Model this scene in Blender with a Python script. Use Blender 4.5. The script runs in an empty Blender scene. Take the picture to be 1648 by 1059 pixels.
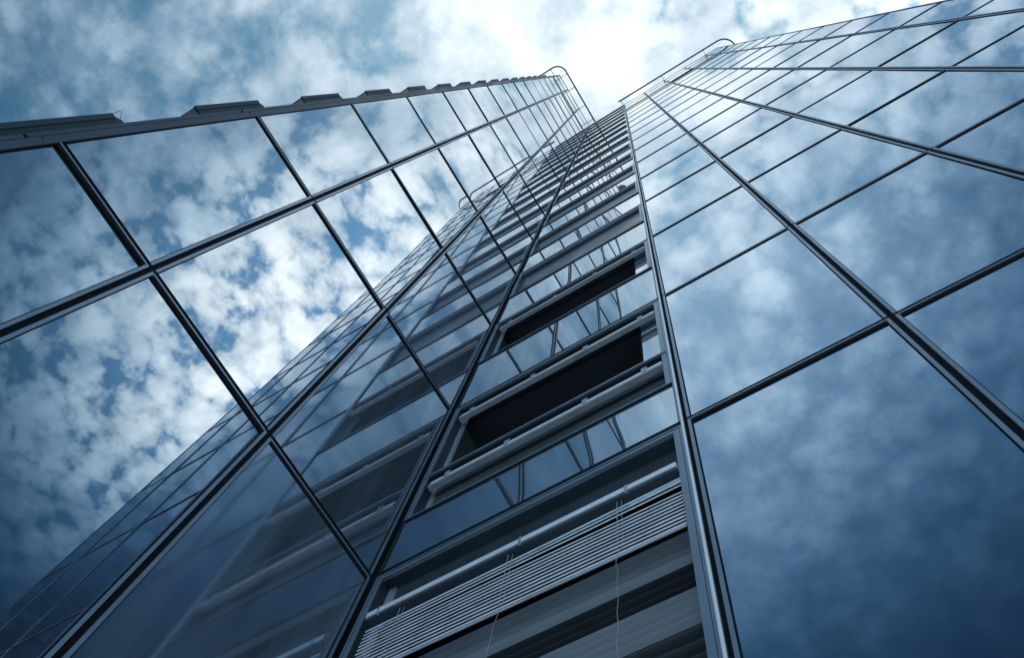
import bpy, math, random
from mathutils import Vector, Matrix
random.seed(11)
S = bpy.context.scene
COL = S.collection

# ------------------------------------------------------------------ helpers
class MB:
    """collects boxes, quads and tubes for one mesh"""
    def __init__(self): self.v=[]; self.f=[]; self.smooth=False; self.mi=[]; self.cur=0
    def face(self, ids): self.f.append(ids); self.mi.append(self.cur)
    def quad(self, a,b,c,d):
        n=len(self.v); self.v += [a,b,c,d]; self.face((n,n+1,n+2,n+3))
    def box(self, x0,x1,y0,y1,z0,z1):
        if x0>x1: x0,x1=x1,x0
        if y0>y1: y0,y1=y1,y0
        if z0>z1: z0,z1=z1,z0
        n=len(self.v)
        self.v += [(x0,y0,z0),(x1,y0,z0),(x1,y1,z0),(x0,y1,z0),(x0,y0,z1),(x1,y0,z1),(x1,y1,z1),(x0,y1,z1)]
        for q in ((0,3,2,1),(4,5,6,7),(0,1,5,4),(1,2,6,5),(2,3,7,6),(3,0,4,7)): self.face(tuple(n+i for i in q))
        return self
    def prism_x(self, prof, x0, x1):
        """closed (y,z) profile extruded along x"""
        n=len(self.v); k=len(prof)
        self.v += [(x0,y,z) for y,z in prof]+[(x1,y,z) for y,z in prof]
        for i in range(k): self.face((n+i, n+(i+1)%k, n+k+(i+1)%k, n+k+i))
        self.face(tuple(n+i for i in reversed(range(k)))); self.face(tuple(n+k+i for i in range(k)))
        return self
    def sheet_x(self, prof, x0, x1):
        n=len(self.v); k=len(prof)
        self.v += [(x0,y,z) for y,z in prof]+[(x1,y,z) for y,z in prof]
        for i in range(k-1): self.face((n+i, n+i+1, n+k+i+1, n+k+i))
        return self
    def tube(self, pts, r, seg=8, cap=True):
        pts=[Vector(p) for p in pts]; n0=len(self.v); m=len(pts)
        for i,p in enumerate(pts):
            t=(pts[min(i+1,m-1)]-pts[max(i-1,0)]).normalized()
            a=Vector((0,0,1)) if abs(t.z)<.9 else Vector((1,0,0))
            u=t.cross(a).normalized(); w=t.cross(u)
            for s in range(seg):
                an=2*math.pi*s/seg; self.v.append(tuple(p+r*(math.cos(an)*u+math.sin(an)*w)))
        for i in range(m-1):
            for s in range(seg):
                a=n0+i*seg+s; b=n0+i*seg+(s+1)%seg
                self.face((a,b,b+seg,a+seg))
        if cap:
            self.face(tuple(n0+s for s in reversed(range(seg)))); self.face(tuple(n0+(m-1)*seg+s for s in range(seg)))
        return self
    def mesh(self, name, mats):
        me=bpy.data.meshes.new(name); me.from_pydata(self.v,[],self.f); me.update()
        for m in (mats if isinstance(mats,(list,tuple)) else [mats]): me.materials.append(m)
        for p,i in zip(me.polygons,self.mi): p.material_index=i
        if self.smooth:
            for p in me.polygons: p.use_smooth=True
        return me
    def build(self, name, mats, parent=None):
        o=bpy.data.objects.new(name,self.mesh(name,mats)); COL.objects.link(o)
        if parent: o.parent=parent
        return o

def tag(o,label=None,cat=None,group=None,kind=None):
    if label: o['label']=label
    if cat: o['category']=cat
    if group: o['group']=group
    if kind: o['kind']=kind
    return o
def empty(name,loc,label,cat,group=None):
    o=bpy.data.objects.new(name,None); COL.objects.link(o); o.location=loc; o.empty_display_size=.3
    return tag(o,label,cat,group)
def inst(name,me,parent,loc=(0,0,0)):
    o=bpy.data.objects.new(name,me); COL.objects.link(o); o.location=loc
    if parent: o.parent=parent
    return o

# ------------------------------------------------------------------ materials
def newmat(name):
    m=bpy.data.materials.new(name); m.use_nodes=True
    nt=m.node_tree; return m,nt,nt.nodes['Principled BSDF']
def N(nt,t,**kw):
    n=nt.nodes.new(t)
    for k,v in kw.items(): setattr(n,k,v)
    return n
def surf(name,base,metal=0,rough=.5,var=.15,scale=3.,bump=0.,spec=.5,rvar=.08,streak=False):
    """painted / metal surface with faint dirt variation"""
    m,nt,b=newmat(name)
    tc=N(nt,'ShaderNodeTexCoord'); no=N(nt,'ShaderNodeTexNoise'); no.inputs['Scale'].default_value=scale; no.inputs['Detail'].default_value=6
    mp=N(nt,'ShaderNodeMapping')
    if streak: mp.inputs['Scale'].default_value=(6,6,.5)
    nt.links.new(tc.outputs['Object'],mp.inputs[0]); nt.links.new(mp.outputs[0],no.inputs['Vector'])
    mr=N(nt,'ShaderNodeMapRange'); mr.inputs['From Min'].default_value=.3; mr.inputs['From Max'].default_value=.7
    mr.inputs['To Min'].default_value=1-var; mr.inputs['To Max'].default_value=1+var
    nt.links.new(no.outputs['Fac'],mr.inputs['Value'])
    vm=N(nt,'ShaderNodeVectorMath',operation='SCALE'); vm.inputs[0].default_value=base
    nt.links.new(mr.outputs[0],vm.inputs['Scale']); nt.links.new(vm.outputs[0],b.inputs['Base Color'])
    b.inputs['Metallic'].default_value=metal; b.inputs['Specular IOR Level'].default_value=spec
    m2=N(nt,'ShaderNodeMapRange'); m2.inputs['From Min'].default_value=.3; m2.inputs['From Max'].default_value=.7
    m2.inputs['To Min'].default_value=max(.02,rough-rvar); m2.inputs['To Max'].default_value=rough+rvar
    nt.links.new(no.outputs['Fac'],m2.inputs['Value']); nt.links.new(m2.outputs[0],b.inputs['Roughness'])
    if bump:
        bu=N(nt,'ShaderNodeBump'); bu.inputs['Strength'].default_value=bump; bu.inputs['Distance'].default_value=.01
        nt.links.new(no.outputs['Fac'],bu.inputs['Height']); nt.links.new(bu.outputs[0],b.inputs['Normal'])
    return m
def mirror(name,tint,rough,wave,scale,grime=.06,film=.05):
    """coated solar-control glass: tinted metallic coating, slightly wavy, a little dust, added haze"""
    m,nt,b=newmat(name)
    tc=N(nt,'ShaderNodeTexCoord'); oi=N(nt,'ShaderNodeObjectInfo')
    ad=N(nt,'ShaderNodeVectorMath',operation='ADD')
    sc=N(nt,'ShaderNodeVectorMath',operation='SCALE'); sc.inputs[0].default_value=(37,53,71)
    nt.links.new(oi.outputs['Random'],sc.inputs['Scale']); nt.links.new(tc.outputs['Object'],ad.inputs[0]); nt.links.new(sc.outputs[0],ad.inputs[1])
    no=N(nt,'ShaderNodeTexNoise'); no.inputs['Scale'].default_value=scale; no.inputs['Detail'].default_value=1.5; no.inputs['Roughness'].default_value=.35
    nt.links.new(ad.outputs[0],no.inputs['Vector'])
    bu=N(nt,'ShaderNodeBump'); bu.inputs['Strength'].default_value=1; bu.inputs['Distance'].default_value=wave
    nt.links.new(no.outputs['Fac'],bu.inputs['Height']); nt.links.new(bu.outputs[0],b.inputs['Normal'])
    # rain streaks and dust
    mp=N(nt,'ShaderNodeMapping'); mp.inputs['Scale'].default_value=(7,7,.35); nt.links.new(ad.outputs[0],mp.inputs[0])
    n2=N(nt,'ShaderNodeTexNoise'); n2.inputs['Scale'].default_value=1.2; n2.inputs['Detail'].default_value=7; n2.inputs['Roughness'].default_value=.6
    nt.links.new(mp.outputs[0],n2.inputs['Vector'])
    mr=N(nt,'ShaderNodeMapRange'); mr.inputs['From Min'].default_value=.35; mr.inputs['From Max'].default_value=.75
    mr.inputs['To Min'].default_value=1.0; mr.inputs['To Max'].default_value=1-grime*2
    nt.links.new(n2.outputs['Fac'],mr.inputs['Value'])
    # pane-to-pane difference of the coating
    m3=N(nt,'ShaderNodeMapRange'); m3.inputs['To Min'].default_value=.93; m3.inputs['To Max'].default_value=1.05
    nt.links.new(oi.outputs['Random'],m3.inputs['Value'])
    mu=N(nt,'ShaderNodeMath',operation='MULTIPLY'); nt.links.new(mr.outputs[0],mu.inputs[0]); nt.links.new(m3.outputs[0],mu.inputs[1])
    vs=N(nt,'ShaderNodeVectorMath',operation='SCALE'); vs.inputs[0].default_value=tint
    nt.links.new(mu.outputs[0],vs.inputs['Scale']); nt.links.new(vs.outputs[0],b.inputs['Base Color'])
    b.inputs['Metallic'].default_value=1; b.inputs['Roughness'].default_value=rough
    # dusty haze added to lift dark reflections, thicker where the rain has left streaks
    d=N(nt,'ShaderNodeBsdfDiffuse'); d.inputs['Color'].default_value=(.26,.36,.46,1)
    fm=N(nt,'ShaderNodeMapRange'); fm.inputs['From Min'].default_value=.3; fm.inputs['From Max'].default_value=.8
    fm.inputs['To Min'].default_value=film*.6; fm.inputs['To Max'].default_value=film*1.5
    nt.links.new(n2.outputs['Fac'],fm.inputs['Value'])
    mx=N(nt,'ShaderNodeMixShader'); nt.links.new(fm.outputs[0],mx.inputs[0]); nt.links.new(b.outputs[0],mx.inputs[1]); nt.links.new(d.outputs[0],mx.inputs[2])
    nt.links.new(mx.outputs[0],nt.nodes['Material Output'].inputs['Surface'])
    return m
M=dict(
 glassL=mirror('mirror_glass_clear',(.55,.64,.72),.010,.0007,.6),
 glassC=mirror('mirror_glass_soft_reflection',(.40,.50,.60),.060,.0009,.7,.08,.18),  # haze and roughness added to soften the reflections beside the corner
 glassD=mirror('mirror_glass_added_haze',(.42,.51,.60),.026,.0008,.6,.07,.13),  # milder added haze for the corner panes higher up
 glassR=mirror('mirror_glass_hazy',(.53,.66,.80),.006,.0004,.5,.05),
 glassS=mirror('spandrel_glass',(.58,.68,.77),.010,.0005,.5,.1,.11),
 dimglass=mirror('window_glass',(.30,.35,.40),.03,.0012,1.2),
 alu=surf('anodised_aluminium',(.20,.27,.34),.55,.34,.08,1.5),
 alu_matt=surf('matt_aluminium',(.30,.37,.43),.4,.38,.10,1.5,streak=True),
 trim=surf('edge_trim_metal',(.046,.068,.092),.15,.45,.14,1.5,streak=True,spec=.15),
 gasket=surf('black_gasket',(.006,.009,.012),0,.85,.2,5,spec=.06),
 channel=surf('dark_channel_metal',(.010,.018,.027),0,.6,.25,3,streak=True,spec=.10),
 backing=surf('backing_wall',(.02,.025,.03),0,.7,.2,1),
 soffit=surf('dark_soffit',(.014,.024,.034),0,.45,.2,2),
 blind=surf('light_grey_blind_metal',(.66,.72,.77),.15,.35,.10,5,streak=False),
 slat=surf('slat_enamel',(.58,.64,.70),.1,.32,.12,6),
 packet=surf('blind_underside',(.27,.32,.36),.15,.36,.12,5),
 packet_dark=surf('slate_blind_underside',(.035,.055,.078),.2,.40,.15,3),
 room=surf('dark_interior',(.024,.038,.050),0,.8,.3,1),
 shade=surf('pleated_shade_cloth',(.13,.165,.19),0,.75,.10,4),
 shade_dark=surf('shadowed_shade_cloth',(.018,.027,.035),0,.75,.2,4),
 drawn=surf('drawn_slate_screen',(.032,.055,.080),.05,.32,.12,1.2),
 rail=surf('rail_steel',(.045,.05,.058),.5,.45,.15,4),
 cord=surf('cord_fibre',(.26,.30,.33),0,.7,.15,20),
 bay=surf('bay_metal',(.035,.055,.072),.1,.5,.12,1.5,streak=True,spec=.06),
 bay_dark=surf('bay_panel_teal',(.026,.047,.058),.1,.5,.15,1.5,streak=True,spec=.06),
 roof=surf('roof_membrane',(.20,.21,.22),0,.85,.2,.6),
)

# ------------------------------------------------------------------ measured dimensions
H=3.6; Z0=7.562; NR=16                      # storey height, level of the first joint in view, storeys above it
ROWS=range(-2,NR)
ZT=Z0+NR*H
def zr(r): return Z0+r*H
YL=[0.0,-.3978*H,-.8168*H,-4.01]            # joints of the left wing
XR=[2.812,1.2169*H,1.6451*H,2.0691*H,2.5041*H,9.99]
VW=.024; CH=.021; GK=.007                   # aluminium strip, half dark channel, gasket
J_LOW,J_AL0,J_AL1,J_UP=-.072,-.030,-.012,.052   # the horizontal joint, measured from its level

def cell(parent,axis,a0,a1,z0,z1,glass,left_edge=(1,1),bow=.003,top=True):
    """one glass panel with its aluminium U-frame and gasket.
       axis 'L': plane x=0, runs along -y ; axis 'R': plane y=0, runs along +x."""
    def P(s,d,z): return (d,-s,z) if axis=='L' else (s,-d,z)   # s along the wall, d outwards
    s0,s1=a0,a1
    gl0=s0+(CH+VW+GK if left_edge[0] else GK); gl1=s1-(CH+VW+GK if left_edge[1] else GK)
    zb=z0+J_UP; zt=z1+J_LOW
    # the pane: a slightly bowed grid, tilted by a hair
    nx,nz=6,10; b=MB(); b.smooth=True
    tx,tz=random.uniform(-.0018,.0018),random.uniform(-.0014,.0014); bw=bow*random.uniform(.55,1.25)*random.choice((1,1,1,-.5)); bh=bow*.25*random.uniform(-1,1)
    for j in range(nz+1):
        for i in range(nx+1):
            u=i/nx; w=j/nz
            d=bw*(1-(2*w-1)**2)-bw+bh*(1-(2*u-1)**2)+tx*(u-.5)*(gl1-gl0)+tz*(w-.5)*(zt-zb)-.004
            b.v.append(P(gl0+u*(gl1-gl0),d,zb+w*(zt-zb)))
    for j in range(nz):
        for i in range(nx):
            a=j*(nx+1)+i; q=(a,a+1,a+nx+2,a+nx+1)
            b.face(q if axis=='R' else tuple(reversed(q)))
    if axis=='L':
        b.f=[tuple(reversed(q)) for q in b.f]; b.f=[tuple(q) for q in b.f]
    pane=b.build('glass_panel',M[glass],parent)
    fr=MB(); gk=MB()
    def bx(mb,s0_,s1_,d0,d1,za,zb_):
        if axis=='L': mb.box(d0,d1,-s1_,-s0_,za,zb_)
        else: mb.box(s0_,s1_,-d1,-d0,za,zb_)
    zf=z0+.030
    if left_edge[0]:
        bx(fr,s0+CH,s0+CH+VW,-.05,.010,zf,z1+J_AL1); bx(gk,s0+CH+VW,gl0,-.05,.004,zb-.004,zt)
    else: bx(gk,s0,gl0,-.05,.004,zb-.004,zt)
    if left_edge[1]:
        bx(fr,s1-CH-VW,s1-CH,-.05,.010,zf,z1+J_AL1); bx(gk,gl1,s1-CH-VW,-.05,.004,zb-.004,zt)
    else: bx(gk,gl1,s1,-.05,.004,zb-.004,zt)
    sa=s0+(CH+VW if left_edge[0] else 0); sb=s1-(CH+VW if left_edge[1] else 0)
    bx(fr,sa,sb,-.05,.012,z1+J_AL0,z1+J_AL1)
    bx(gk,sa,sb,-.05,.003,zt,z1+J_AL0-.001)          # black band under the top strip
    bx(gk,sa,sb,-.05,.001,zf,zb-.004)                # bottom lip, its shadow put in as black
    if left_edge[0]: bx(gk,s0,s0+CH-.001,-.05,-.006,z0-.02,z1-.0205)
    if left_edge[1]: bx(gk,s1-CH+.001,s1,-.05,-.006,z0-.02,z1-.0205)
    bx(gk,s0+CH,s1-CH,-.05,-.003,z1+J_AL1+.001,z1+.029)
    fr.build('panel_frame',M['alu'],pane); gk.build('panel_gasket',M['gasket'],pane)
    return pane

# ------------------------------------------------------------------ left wing
left=empty('office_tower',(-4,-2,0),'left mirror-glass office tower wing with crisp cloud reflections and stepped bays along its outer edge','office tower','office tower wings')
INV=Matrix.Translation((4,2,0))
def keep(o,root):
    o.matrix_parent_inverse=Matrix.Translation(root.location).inverted(); return o
class Root:
    """parents while keeping world coordinates"""
    pass
def fix(root):
    inv=Matrix.Translation(root.location).inverted()
    for ch in root.children: ch.matrix_parent_inverse=inv

for r in ROWS:
    for c in range(3):
        cell(left,'L',-YL[c],-YL[c+1],zr(r),zr(r+1),('glassC' if r<0 else 'glassD') if c==0 and r<3 else 'glassL',(1,0 if c==2 else 1),bow=.0068)
b=MB(); b.box(-8,-.062,-4.09,9.0,.0,ZT-.05); b.build('backing_wall',M['channel'],left)
b=MB(); b.box(-.06,-.002,-4.008,-.03,0,zr(-2)-.0); b.build('plinth',M['trim'],left)
# vertical outer edge trim: flat metal with a groove, short slots at each storey
b=MB(); b.box(-.3,.004,-4.076,-4.016,0,ZT+.02); b.box(-.3,-.004,-4.081,-4.0765,0,ZT+.02); b.box(-.3,.002,-4.111,-4.0815,0,ZT+.02)
b.build('edge_trim',M['trim'],left)
b=MB(); b.box(-.05,.001,-4.0158,-4.0095,0,ZT); b.build('edge_gasket',M['gasket'],left)
for r in ROWS:
    b=MB(); b.box(-.02,.006,-4.106,-4.084,zr(r)-.335,zr(r)-.30); b.build('trim_slot',M['gasket'],left)
    b=MB(); b.box(-.02,.0055,-4.072,-4.052,zr(r)-.17,zr(r)-.158); b.build('trim_slot',M['gasket'],left)

# end face with projecting bays
b=MB(); b.box(-8,-.302,-4.109,-4.095,0,ZT); b.build('end_wall',M['bay_dark'],left)
for r in ROWS:
    za,zb=zr(r)-.10,zr(r)+2.26
    w=MB()
    prof=[(-4.109,za-.52),(-4.36,za-.50),(-4.565,za+.50),(-4.565,zb-.02),(-4.50,zb+.10),(-4.109,zb+.14)]
    w.prism_x(prof,-2.9,-.74)
    bay=w.build('window_bay',M['bay'],left)
    p=MB(); p.box(-.741,-.728,-4.515,-4.112,za+.50,zb-.03); p.build('side_panel',M['bay_dark'],bay)
    p=MB(); p.box(-.745,-.720,-4.572,-4.519,za+.49,zb-.01); p.build('bay_edge',M['bay'],bay)
    p=MB(); p.quad((-.7385,-4.355,za-.47),(-.7385,-4.545,za+.46),(-.7385,-4.40,za+.46),(-.7385,-4.20,za-.47)); p.build('end_dark_patch',M['soffit'],bay)  # flat dark patch on the lower end face of the bay
    if r==0:
        p=MB(); p.tube([(-.74,-4.565,zb),(-.74,-4.60,zb+.20)],.003,5); p.tube([(-.74,-4.51,zb+.09),(-.74,-4.59,zb+.20)],.003,5); p.build('wire',M['rail'],bay)
# parapet
b=MB(); b.box(-.34,.012,-4.125,-.002,ZT+.0,ZT+.05); b.build('parapet_coping',M['alu_matt'],left)
b=MB(); b.box(-7.9,-.35,-4.08,8.9,ZT-.049,ZT-.02); b.build('roof',M['roof'],left)

# ------------------------------------------------------------------ right wing
right=empty('office_tower',(6,4,0),'right mirror-glass office tower wing with the vertical strip of recessed windows beside the inner corner','office tower','office tower wings')
for r in ROWS:
    for c in range(5):
        cell(right,'R',XR[c],XR[c+1],zr(r),zr(r+1),'glassR',(1,0 if c==4 else 1),bow=.0022)
b=MB(); b.box(2.79,9.985,.062,9,0,ZT-.05); b.build('backing_wall',M['channel'],right)
b=MB(); b.box(9.975,10.03,-.006,9,0,ZT+.02); b.build('edge_trim',M['trim'],right)
b=MB(); b.box(2.79,9.97,-.002,.06,0,zr(-2)); b.build('plinth',M['trim'],right)
# inner corner: dark channel
b=MB(); b.box(-.06,.075,.035,.12,0,ZT-.03); b.box(-.06,-.03,-.02,.035,0,ZT-.03); b.build('corner_channel',M['channel'],right)
# rounded pressure cap beside the dark channel
b=MB(); b.smooth=True
prof=[(2.781+.011+.011*math.cos(a),-.010-.013*math.sin(a)) for a in [math.pi*i/8 for i in range(9)]]
n=len(prof)
b.v=[(x,y,0) for x,y in prof]+[(x,y,ZT) for x,y in prof]
for i in range(n-1): b.face((i,i+1,n+i+1,n+i))
b.build('pressure_cap',M['blind'],right)
b=MB(); b.box(2.7805,2.8035,-.010,.06,0,ZT); b.build('cap_base',M['alu'],right)
b=MB(); b.box(.0,2.79,-.03,.3,ZT-.02,ZT+.05); b.box(2.79,10.03,-.012,.3,ZT+.0,ZT+.05); b.build('parapet_coping',M['alu_matt'],right)
b=MB(); b.box(.0,9.97,.31,8.9,ZT-.049,ZT-.02); b.build('roof',M['roof'],right)
# floor slabs and dark rooms behind the window strip
XA,XB=.147,2.710
b=MB()
b.box(.076,2.79,4.0,4.1,0,ZT-.05); b.box(-.0,.075,.121,4.0,0,ZT-.05)
for r in ROWS: b.box(.076,2.789,.20,3.99,zr(r)-.10,zr(r)+.30)
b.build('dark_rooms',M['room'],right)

def spand_top(r): return .243 if r==0 else (.05 if r==-1 else .462)
def bowed_pane(x0,x1,z0,z1,y,bow,name,mat,parent):
    nx,nz=14,6; b=MB(); b.smooth=True
    k=random.uniform(-.3,1); 
    for j in range(nz+1):
        for i in range(nx+1):
            u=i/nx; w=j/nz
            b.v.append((x0+u*(x1-x0), y+bow*(1-(2*w-1)**2)+bow*.55*math.sin(2*math.pi*u+k)*(.5+w), z0+w*(z1-z0)))
    for j in range(nz):
        for i in range(nx):
            a=j*(nx+1)+i; b.face((a,a+1,a+nx+2,a+nx+1))
    return b.build(name,mat,parent)

for r in ROWS:
    z=zr(r); zt=z+spand_top(r)*H; zn=zr(r+1)
    # ---- spandrel
    sp=bowed_pane(.084,2.762,z+J_UP,zt-.030,.006,random.uniform(.0016,.0034),'spandrel_panel',M['glassS'],right)
    f=MB(); f.box(2.769,2.780,-.008,.05,z+.03,zt); f.box(.0765,.079,-.004,.05,z+.03,zt)
    f.box(.0765,2.768,-.016,.19,zt-.016,zt-.001); f.build('sill_lip',M['alu'],sp)
    g=MB(); g.box(.079,2.768,-.004,.05,zt-.030,zt-.0165); g.box(2.7625,2.7688,-.003,.05,z+J_UP,zt-.031); g.box(.079,.0835,-.003,.05,z+J_UP,zt-.031)
    g.box(.079,2.768,.0,.05,z+.0,z+J_UP-.004); g.build('spandrel_gasket',M['gasket'],sp)
    w=MB(); w.box(.0765,2.7795,.055,.19,z-.04,zt-.017); w.build('spandrel_backing',M['backing'],sp)
    # ---- window: head, jambs, reveals (root mesh is the outer frame)
    o=MB()
    o.box(.0765,2.7605,-.010,.10,zn-.060,zn-.045)                 # light line under the joint
    o.box(XA,XB,-.012,.02,zn-.119,zn-.086)                        # head lip
    o.box(XB,2.757,-.004,.10,zt,zn-.061); o.box(2.7615,2.7795,-.006,.10,zt,zn-.045)   # right jamb with a groove
    o.box(.0765,.093,-.010,.10,zt,zn-.061); o.box(.099,XA-.012,-.004,.0,zt,zn-.061); o.box(XA-.010,XA,-.014,.0,zt,zn-.061)
    win=o.build('window',M['alu'],right)
    s=MB(); s.box(.0765,2.7795,.021,.19,zn-.118,zn-.0615); s.box(.0765,2.7795,-.002,.0205,zn-.0855,zn-.0605); s.box(.0765,2.7795,.0,.19,zn-.044,zn-.002)
    s.build('soffit',M['soffit'],win)
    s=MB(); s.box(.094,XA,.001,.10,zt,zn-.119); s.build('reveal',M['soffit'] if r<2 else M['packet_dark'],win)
    s=MB(); s.box(.10,.205,.101,.118,zt,zn-.119); s.box(.205,.212,.094,.12,zt,zn-.119); s.box(.170,.177,.093,.12,zt,zn-.119)
    s.box(.213,2.79,.101,.125,zt,zt+.05); s.box(2.715,2.79,.101,.125,zt+.05,zn-.119)
    s.build('sash_frame',M['alu_matt'],win)
    if r in (0,1):
        zlo=z+.484*H if r==0 else zt+.05
        bowed_pane(2.478,2.714,zlo,zn-.12,.112,.0004,'window_pane',M['glassS'],win)
        s=MB(); s.box(2.465,2.4775,.104,.13,zlo,zn-.12); s.build('sash_edge',M['gasket'],win)
        if r==0:
            s=MB(); s.box(.0765,2.7605,-.014,.19,z+.470*H,z+.479*H); s.box(.0765,2.7605,-.004,.19,z+.4795*H,z+.486*H); s.build('transom',M['alu'],win)
            s=MB(); s.box(.148,2.709,.0,.19,z+.462*H,z+.4695*H); s.build('transom_soffit',M['soffit'],win)
            bowed_pane(.213,2.714,zt+.051,z+.4615*H,.113,.0004,'lower_pane',M['room'],win)
            s=MB(); s.box(.213,2.40,.13,.15,zt+.05,z+.46*H); s.build('lower_screen',M['drawn'],win)
    elif r==-1:
        bowed_pane(.213,2.714,zn-.655,zn-.12,.112,.0006,'window_pane',M['glassS'],win)
        s=MB(); s.box(.213,2.714,.104,.125,zn-.70,zn-.656); s.build('window_transom',M['gasket'],win)
    else:
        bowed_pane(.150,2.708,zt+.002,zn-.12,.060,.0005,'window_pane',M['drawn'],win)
fix(right); fix(left)

# ------------------------------------------------------------------ blinds
def blind_meshes():
    h=MB(); h.prism_x([(.004,-.001),(.0,-.005),(.0,-.046),(.050,-.048),(.050,-.001)],.205,2.700)
    s=MB()
    s.prism_x([(-.004,-.066),(-.008,-.069),(-.008,-.104),(-.004,-.108),(.046,-.122),(.046,-.066)],.196,2.704)
    k=MB(); k.box(.215,2.69,.010,.048,-.0655,-.0485)
    b=MB(); b.box(-.018,.018,-.012,.012,-.064,.012); b.box(-.03,.03,-.006,.004,-.0015,.05)
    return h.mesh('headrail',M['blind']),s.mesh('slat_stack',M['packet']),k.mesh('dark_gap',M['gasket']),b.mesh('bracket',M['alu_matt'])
HM,SM,KM,BM=blind_meshes()
def slim_meshes():
    h=MB(); h.prism_x([(.0,-.001),(-.004,-.006),(-.004,-.030),(.045,-.034),(.045,-.001)],.155,2.704)
    s=MB(); s.prism_x([(.006,-.046),(.000,-.050),(.000,-.120),(.012,-.150),(.050,-.160),(.050,-.046)],.155,2.704)
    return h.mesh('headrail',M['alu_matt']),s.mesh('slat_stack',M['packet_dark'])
HS,SS=slim_meshes()
ORD=['','first','second','third','fourth','fifth','sixth','seventh','eighth','ninth','tenth','eleventh','twelfth','thirteenth','fourteenth','fifteenth','sixteenth','seventeenth','eighteenth']
def place_blind(z,label,slim=False):
    t=empty('retracted_blind',(0,0,z),label,'window blind','retracted blinds in the window strip')
    if slim:
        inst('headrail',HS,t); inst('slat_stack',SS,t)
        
        return
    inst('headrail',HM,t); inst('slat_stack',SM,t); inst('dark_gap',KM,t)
    for x in (.36,1.12,1.86,2.48): inst('bracket',BM,t,(x+random.uniform(-.06,.06),0,0))
for r in range(0,NR):
    lab='retracted grey blind, %s packed blind up from the lowered slatted blind'%ORD[r+2]
    place_blind(zr(r+1)-.119-(.235 if r<2 else .05)-random.uniform(0,.02),lab,slim=r>=2)
place_blind(Z0+.462*H-.135,'retracted grey blind hung below the transom, lowest packed blind above the lowered slatted blind')

# the lowered venetian blind below the first joint
t=empty('venetian_blind',(0,0,Z0-.615),'lowered light grey venetian blind with slats hanging askew at the bottom of the window strip','window blind')
h=MB(); h.prism_x([(.050,0),(-.024,0),(-.026,-.003),(-.026,-.058),(-.024,-.060),(.050,-.060)],.19,2.702); h.build('headrail',M['blind'],t)
h=MB(); h.prism_x([(.052,-.061),(-.016,-.061),(-.014,-.090),(.052,-.110)],.195,2.700); h.build('headrail_shadow_strip',M['packet_dark'],t)  # dark strip put in for the shaded underside of the headrail
for x in (.30,1.50,2.33):
    h=MB(); h.box(x-.009,x+.009,-.030,-.0265,-.064,.006); h.box(x-.010,x+.010,-.029,-.012,-.088,-.0645); h.build('bracket',M['alu_matt'],t)
PITCH=.0430
def slat(i,zl,zr_,tilt):
    s=MB(); s.smooth=True; m=5; nx=16
    for k in range(nx+1):
        x=.196+(2.700-.196)*k/nx; f=k/nx
        zz=zl+(zr_-zl)*f**1.6-.004*math.sin(math.pi*f)+random.uniform(-.0006,.0006)
        for j in range(m+1):
            q=j/m-.5; c=.0235*q
            bul=.003*(1-(2*q)**2)
            y=.022+math.cos(tilt)*c*1.0+ -math.sin(tilt)*bul; z_=zz+math.sin(tilt)*c+math.cos(tilt)*bul*.6
            s.v.append((x,y,z_))
    for k in range(nx):
        for j in range(m):
            a=k*(m+1)+j; s.face((a,a+1,a+m+2,a+m+1))
    return s.build('slat',M['slat'],t)
NS=13
for i in range(NS):
    zl=-.168-PITCH*i
    up=.0
    if i<3: up=.018-.006*i-.004
    elif i==3: up=-.040
    else: up=-.040+.004*(i-3)+ .006*(i-3)*.5
    if i>=3: up=-.047
    slat(i,zl,zl+up,math.radians(86+random.uniform(-4,4)))
h=MB(); zb=-.168-PITCH*NS; h.prism_x([(.014,zb+.010),(.013,zb-.003),(.022,zb-.004),(.024,zb+.010)],.20,1.45); h.v=[(x,y,z-.047*((x-.2)/2.5)**1.6) for x,y,z in h.v]; h.v=[(x if x<1 else 2.698,y,z if x<1 else z-.047+.047*((1.25)/2.5)**1.6) for x,y,z in h.v]; h.build('bottom_rail',M['slat'],t)
for x in (.52,1.42,2.26):
    c=MB(); c.tube([(x,-.020,-.15),(x,-.018,-.3),(x,-.010,zb)],.0022,5); c.tube([(x+.03,-.012,-.15),(x+.03,-.010,-.3),(x+.03,-.004,zb)],.0018,5)
    c.build('ladder_cord',M['cord'],t)
for x,ph in ((1.42,.3),(2.26,1.7)):
    pts=[(x,-.012,zb)]
    for k in range(1,60):
        q=k/59; pts.append((x+.020*math.sin(26*q+ph)*math.exp(-9*q)+.004*math.sin(37*q+ph),-.012+.006*math.sin(14*q+ph)*math.exp(-2*q),zb-1.5*q+(.03*math.sin(40*q) if q<.12 else 0)))
    c=MB(); c.tube(pts,.0016,5); c.build('pull_cord',M['cord'],t)

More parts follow.
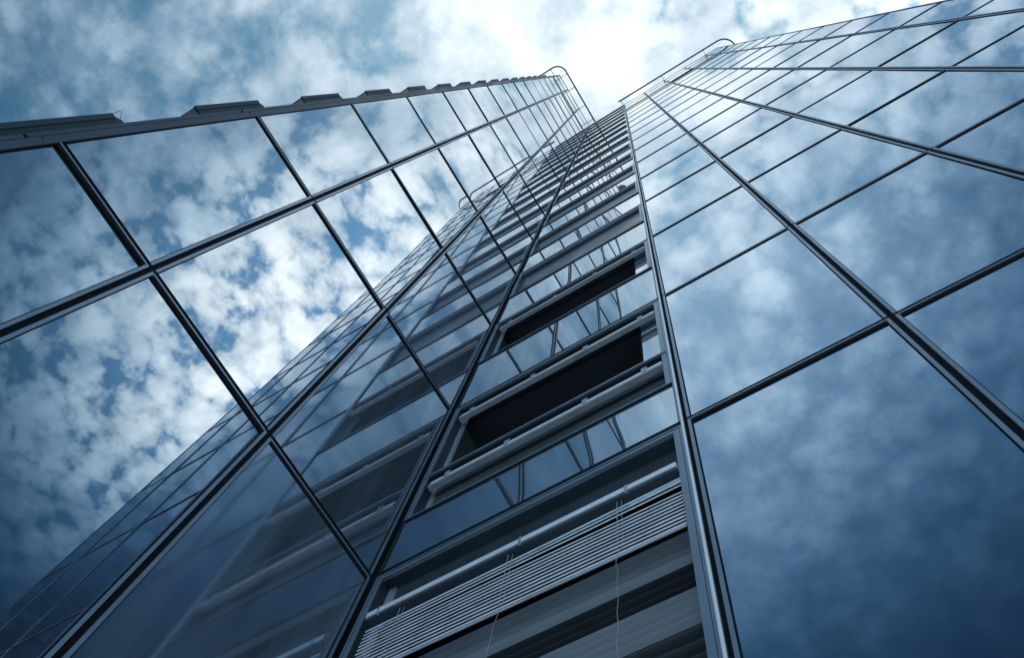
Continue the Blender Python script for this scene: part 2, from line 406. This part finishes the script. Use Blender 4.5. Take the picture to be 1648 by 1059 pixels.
# pleated shade behind it
t=empty('pleated_shade',(0,0,Z0-1.5),'grey pleated shade with broad light bands seen below the lowered venetian blind','window shade')
def band(ya,za,yb,zb,n,amp):
    p=[]
    for i in range(n*6+1):
        q=i/(n*6); ph=q*n*2*math.pi
        p.append((ya+(yb-ya)*q-amp*abs(math.sin(ph/2)), za+(zb-za)*q))
    return p
base=Z0-1.5
def rz(row,y): return (1.6+(Z0+row*H-1.6)*(2.377+y)/2.377)-base
for k,(r0,r1) in enumerate(((-.419,-.504),(-.572,-.650),(-.735,-.81))):
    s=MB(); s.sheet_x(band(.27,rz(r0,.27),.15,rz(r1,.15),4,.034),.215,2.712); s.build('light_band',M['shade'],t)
for k,(r0,r1) in enumerate(((-.505,-.571),(-.651,-.734))):
    s=MB(); s.sheet_x(band(.155,rz(r0,.155),.275,rz(r1,.275),3,.020),.215,2.712); s.build('dark_band',M['shade_dark'],t)  # darker cloth colour stands for the shade on receding pleat undersides
s=MB()
for i in range(13):
    q=i/12; s.box(2.700,2.706,.14,.147,rz(-.42-.39*q,.145),rz(-.42-.39*q,.145)+.018)
s.build('guide_pins',M['alu'],t)

# ------------------------------------------------------------------ roof rails of the facade cleaning gear
def arc(cx,cy,r,a0,a1,n=14): return [(cx+r*math.cos(math.radians(a0+(a1-a0)*i/n)),cy+r*math.sin(math.radians(a0+(a1-a0)*i/n))) for i in range(n+1)]
ZRAIL=ZT-.02
t=empty('roof_rail',(.5,-2,ZRAIL),'dark steel roof rail at the top of the left tower, bending round its outer corner','roof rail','roof rails')
pts=[(.50,-.06)]+[(.50,-4.0)]+arc(-.20,-4.06,.70,0,-90)+[(-3.2,-4.76)]
b=MB(); b.smooth=True; b.tube([(x-.5,y+2,0) for x,y in pts],.052,8); b.build('rail_track',M['rail'],t)
for y in (-.30,-1.40,-2.84,-3.9):
    b=MB(); b.box(.0-.5,.50-.5,y+2-.02,y+2+.02,-.03,.0); b.box(-.02,.02,y+2-.03,y+2+.03,-.06,.06); b.build('bracket',M['rail'],t)
for x in (-.35,-1.6,-2.8):
    b=MB(); b.box(x-.5-.02,x-.5+.02,-2.76,-2.12,-.03,0); b.build('bracket',M['rail'],t)
t=empty('roof_rail',(6,-.38,ZRAIL),'dark steel roof rail along the right tower top, with a free end beside the gap','roof rail','roof rails')
pts=[(2.57,-.38),(10.20,-.38)]+arc(10.20,.52,.90,-90,0)+[(11.10,3.0)]
b=MB(); b.smooth=True; b.tube([(x-6,y+.38,0) for x,y in pts],.052,8); b.build('rail_track',M['rail'],t)
for x in (2.75,5.93,9.11):
    b=MB(); b.box(x-6-.02,x-6+.02,0,.37,-.03,0); b.box(x-6-.03,x-6+.03,-.02,.02,-.06,.06); b.build('bracket',M['rail'],t)
for y in (1.2,2.6):
    b=MB(); b.box(4.04,5.10,y+.38-.02,y+.38+.02,-.03,0); b.build('bracket',M['rail'],t)

# ------------------------------------------------------------------ ground
m=surf('paving',(.34,.345,.35),0,.8,.2,.8,bump=.2)
b=MB(); b.quad((-600,-600,0),(600,-600,0),(600,600,0),(-600,600,0)); tag(b.build('pavement',m),kind='structure')

# ------------------------------------------------------------------ sky: thin altocumulus, sun behind the corner of the towers
SUN=Vector((-.06526,.04728,.99675)).normalized()
W=bpy.data.worlds.new('World'); S.world=W; W.use_nodes=True; nt=W.node_tree; nt.nodes.clear()
L=nt.links
def mth(op,a,b=None,clamp=False):
    n=N(nt,'ShaderNodeMath',operation=op); n.use_clamp=clamp
    for i,x in enumerate((a,b)):
        if x is None: continue
        if isinstance(x,(int,float)): n.inputs[i].default_value=x
        else: L.new(x,n.inputs[i])
    return n.outputs[0]
def rng(x,a,b,c,d,smooth=True):
    n=N(nt,'ShaderNodeMapRange'); n.interpolation_type='SMOOTHSTEP' if smooth else 'LINEAR'
    L.new(x,n.inputs['Value'])
    for k,v in zip(('From Min','From Max','To Min','To Max'),(a,b,c,d)): n.inputs[k].default_value=v
    return n.outputs[0]
tc=N(nt,'ShaderNodeTexCoord'); sx=N(nt,'ShaderNodeSeparateXYZ'); L.new(tc.outputs['Generated'],sx.inputs[0])
zc=mth('MAXIMUM',sx.outputs[2],.08)
px=mth('DIVIDE',sx.outputs[0],zc); py=mth('DIVIDE',sx.outputs[1],zc)      # position on the flat cloud deck
cb=N(nt,'ShaderNodeCombineXYZ'); L.new(px,cb.inputs[0]); L.new(py,cb.inputs[1]); cb.inputs[2].default_value=3.7
def noise(scale,detail,rough,dist=0,off=0.):
    n=N(nt,'ShaderNodeTexNoise'); n.inputs['Scale'].default_value=scale; n.inputs['Detail'].default_value=detail
    n.inputs['Roughness'].default_value=rough; n.inputs['Distortion'].default_value=dist
    a=N(nt,'ShaderNodeVectorMath',operation='ADD'); L.new(cb.outputs[0],a.inputs[0]); a.inputs[1].default_value=(off,off*.7,off*.3)
    L.new(a.outputs[0],n.inputs['Vector']); return n.outputs['Fac']
big=noise(10.0,9,.58,.15,1.3)
puff=noise(28,9,.56,.15,4.1)
fine=noise(34,7,.6,.2,9.)
shade=noise(14,8,.56,.1,6.3)
# puffs get smaller and crisper towards +x
wx=rng(px,.10,.42,.42,1)
mixn=N(nt,'ShaderNodeMix'); mixn.data_type='FLOAT'; L.new(wx,mixn.inputs[0]); L.new(big,mixn.inputs[2])
pp=mth('ADD',mth('MULTIPLY',puff,.72),mth('MULTIPLY',big,.28)); L.new(pp,mixn.inputs[3])
def add3(a,b,c): return mth('ADD',mth('ADD',a,b),c)
dn=N(nt,'ShaderNodeTexNoise'); dn.inputs['Scale'].default_value=13; dn.inputs['Detail'].default_value=5; L.new(cb.outputs[0],dn.inputs['Vector'])
dv=N(nt,'ShaderNodeVectorMath',operation='MULTIPLY_ADD'); L.new(dn.outputs['Color'],dv.inputs[0]); dv.inputs[1].default_value=(.10,.10,0); L.new(cb.outputs[0],dv.inputs[2])
vo=N(nt,'ShaderNodeTexVoronoi'); vo.feature='F1'; vo.inputs['Scale'].default_value=21; vo.inputs['Detail'].default_value=0
L.new(dv.outputs[0],vo.inputs['Vector'])
cell_=mth('SUBTRACT',1.06,vo.outputs['Distance'])          # rounded cloudlets
soft=noise(6.0,9,.57,.2,2.2)
wl=rng(px,-.22,.06,0,1)                    # broader, softer clumps towards -x
w1=mth('MULTIPLY',wl,.30)
cellb=mth('SUBTRACT',cell_,.10)
base_=add3(mth('MULTIPLY',mixn.outputs[0],mth('MULTIPLY',wl,.70)),mth('MULTIPLY',cell_,w1),mth('MULTIPLY',add3(mth('MULTIPLY',soft,.86),mth('MULTIPLY',cellb,.14),.015),mth('SUBTRACT',1.0,wl)))
dens=mth('ADD',base_,mth('MULTIPLY',mth('SUBTRACT',fine,.5),.24))
# brightness of the deck falls away from the sun
def gauss(cx,cy,sx_,sy_):
    a=mth('DIVIDE',mth('SUBTRACT',px,cx),sx_); c=mth('DIVIDE',mth('SUBTRACT',py,cy),sy_)
    return mth('EXPONENT',mth('MULTIPLY',mth('ADD',mth('MULTIPLY',a,a),mth('MULTIPLY',c,c)),-1.))
def add(*v):
    r=v[0]
    for q in v[1:]: r=mth('ADD',r,q)
    return r
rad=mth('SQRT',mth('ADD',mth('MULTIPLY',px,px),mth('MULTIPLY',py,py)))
hor_fill=rng(rad,1.15,2.6,0,1)
B=add(mth('MULTIPLY',gauss(.50,.11,.34,.27),1.6),mth('MULTIPLY',gauss(.02,-.19,.28,.34),.56),mth('MULTIPLY',gauss(-.36,-.22,.45,.44),.50))
G=gauss(-.050,.02,.11,.11)
dens=mth('ADD',dens,mth('MULTIPLY',gauss(-.03,.0,.22,.22),.07))
cs=N(nt,'ShaderNodeMix'); cs.data_type='FLOAT'; L.new(rng(py,-.30,-.08,1,0),cs.inputs[0]); L.new(rng(dens,.37,.53,0,1),cs.inputs[2]); L.new(rng(dens,.33,.66,0,1),cs.inputs[3])
cov0=cs.outputs[0]                         # softer edges under the veil
cov1=mth('ADD',mth('MULTIPLY',rng(dens,.395,.49,0,1),.70),mth('MULTIPLY',rng(dens,.45,.58,0,1),.30))
cm=N(nt,'ShaderNodeMix'); cm.data_type='FLOAT'; L.new(rng(px,.15,.45,0,1),cm.inputs[0]); L.new(cov0,cm.inputs[2]); L.new(cov1,cm.inputs[3]); cov0=cm.outputs[0]
veil=mth('MULTIPLY',rng(py,-.36,-.05,.62,.14),rng(px,-.32,-.16,.1,1))            # thin high veil, thicker towards -y
cov=mth('ADD',veil,mth('MULTIPLY',cov0,mth('SUBTRACT',1.0,veil)))
lum=mth('MULTIPLY',rng(shade,.3,.7,.76,1.14),rng(dens,.40,.66,.82,1.06))
Bc=mth('ADD',B,mth('MULTIPLY',G,.26))
lumB=mth('MULTIPLY',Bc,lum)
def chan(e,k): return mth('MULTIPLY',mth('POWER',mth('MAXIMUM',lumB,.0001),e),k)
cc=N(nt,'ShaderNodeCombineColor'); L.new(chan(1.34,9.0),cc.inputs[0]); L.new(chan(1.03,9.9),cc.inputs[1]); L.new(chan(.80,10.4),cc.inputs[2])
sky=N(nt,'ShaderNodeTexSky'); sky.sky_type='NISHITA'; sky.sun_disc=False
sky.sun_elevation=math.asin(SUN.z); sky.sun_rotation=math.atan2(SUN.x,SUN.y); sky.ozone_density=3; sky.air_density=1.0; sky.dust_density=.4
sb=N(nt,'ShaderNodeMix'); sb.data_type='RGBA'; sb.blend_type='MULTIPLY'; sb.inputs[0].default_value=1
L.new(sky.outputs[0],sb.inputs[6])
bt=N(nt,'ShaderNodeCombineColor'); bb=mth('ADD',mth('MULTIPLY',B,.85),.24)
L.new(mth('MULTIPLY',bb,.42),bt.inputs[0]); L.new(mth('MULTIPLY',bb,1.03),bt.inputs[1]); L.new(mth('MULTIPLY',bb,1.06),bt.inputs[2]); L.new(bt.outputs[0],sb.inputs[7])
fx=N(nt,'ShaderNodeMix'); fx.data_type='RGBA'; L.new(cov,fx.inputs[0]); L.new(sb.outputs[2],fx.inputs[6]); L.new(cc.outputs[0],fx.inputs[7])
hc=N(nt,'ShaderNodeCombineColor')      # unseen bright band low over the horizon, added to light frames and blinds
for i,k in enumerate((9.0,13.0,17.0)): L.new(mth('MULTIPLY',hor_fill,k),hc.inputs[i])
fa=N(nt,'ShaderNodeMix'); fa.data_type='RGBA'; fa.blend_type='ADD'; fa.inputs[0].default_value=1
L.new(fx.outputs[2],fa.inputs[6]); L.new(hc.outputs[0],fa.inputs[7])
bg=N(nt,'ShaderNodeBackground'); bg.inputs['Strength'].default_value=.1; L.new(fa.outputs[2],bg.inputs['Color'])
out=N(nt,'ShaderNodeOutputWorld'); L.new(bg.outputs[0],out.inputs['Surface'])

sl=bpy.data.lights.new('sun','SUN'); sl.energy=2.5; sl.angle=math.radians(.53); sl.color=(1,.96,.9)
so=bpy.data.objects.new('sun',sl); COL.objects.link(so); so.rotation_euler=(-SUN).to_track_quat('-Z','Y').to_euler(); so.location=(0,0,90)

# ------------------------------------------------------------------ camera (solved from the facade grid)
cam=bpy.data.cameras.new('camera'); co=bpy.data.objects.new('camera',cam); COL.objects.link(co); S.camera=co
F=1407.9006
cam.sensor_fit='HORIZONTAL'; cam.sensor_width=36; cam.lens=36*F/1648; cam.clip_start=.05; cam.clip_end=5000
R=Matrix(((.8448149864,.4763477016,.2436811562),(.5226713950,-.8321329238,-.1853898662),(.1144650668,.2839853240,-.9519716825)))
co.matrix_world=Matrix.Translation((3.61188,-2.37744,1.6)) @ R.to_4x4()
S.view_settings.view_transform='Standard'; S.view_settings.look='None'; S.view_settings.exposure=.17; S.view_settings.gamma=1
S.cycles.max_bounces=12; S.cycles.glossy_bounces=8
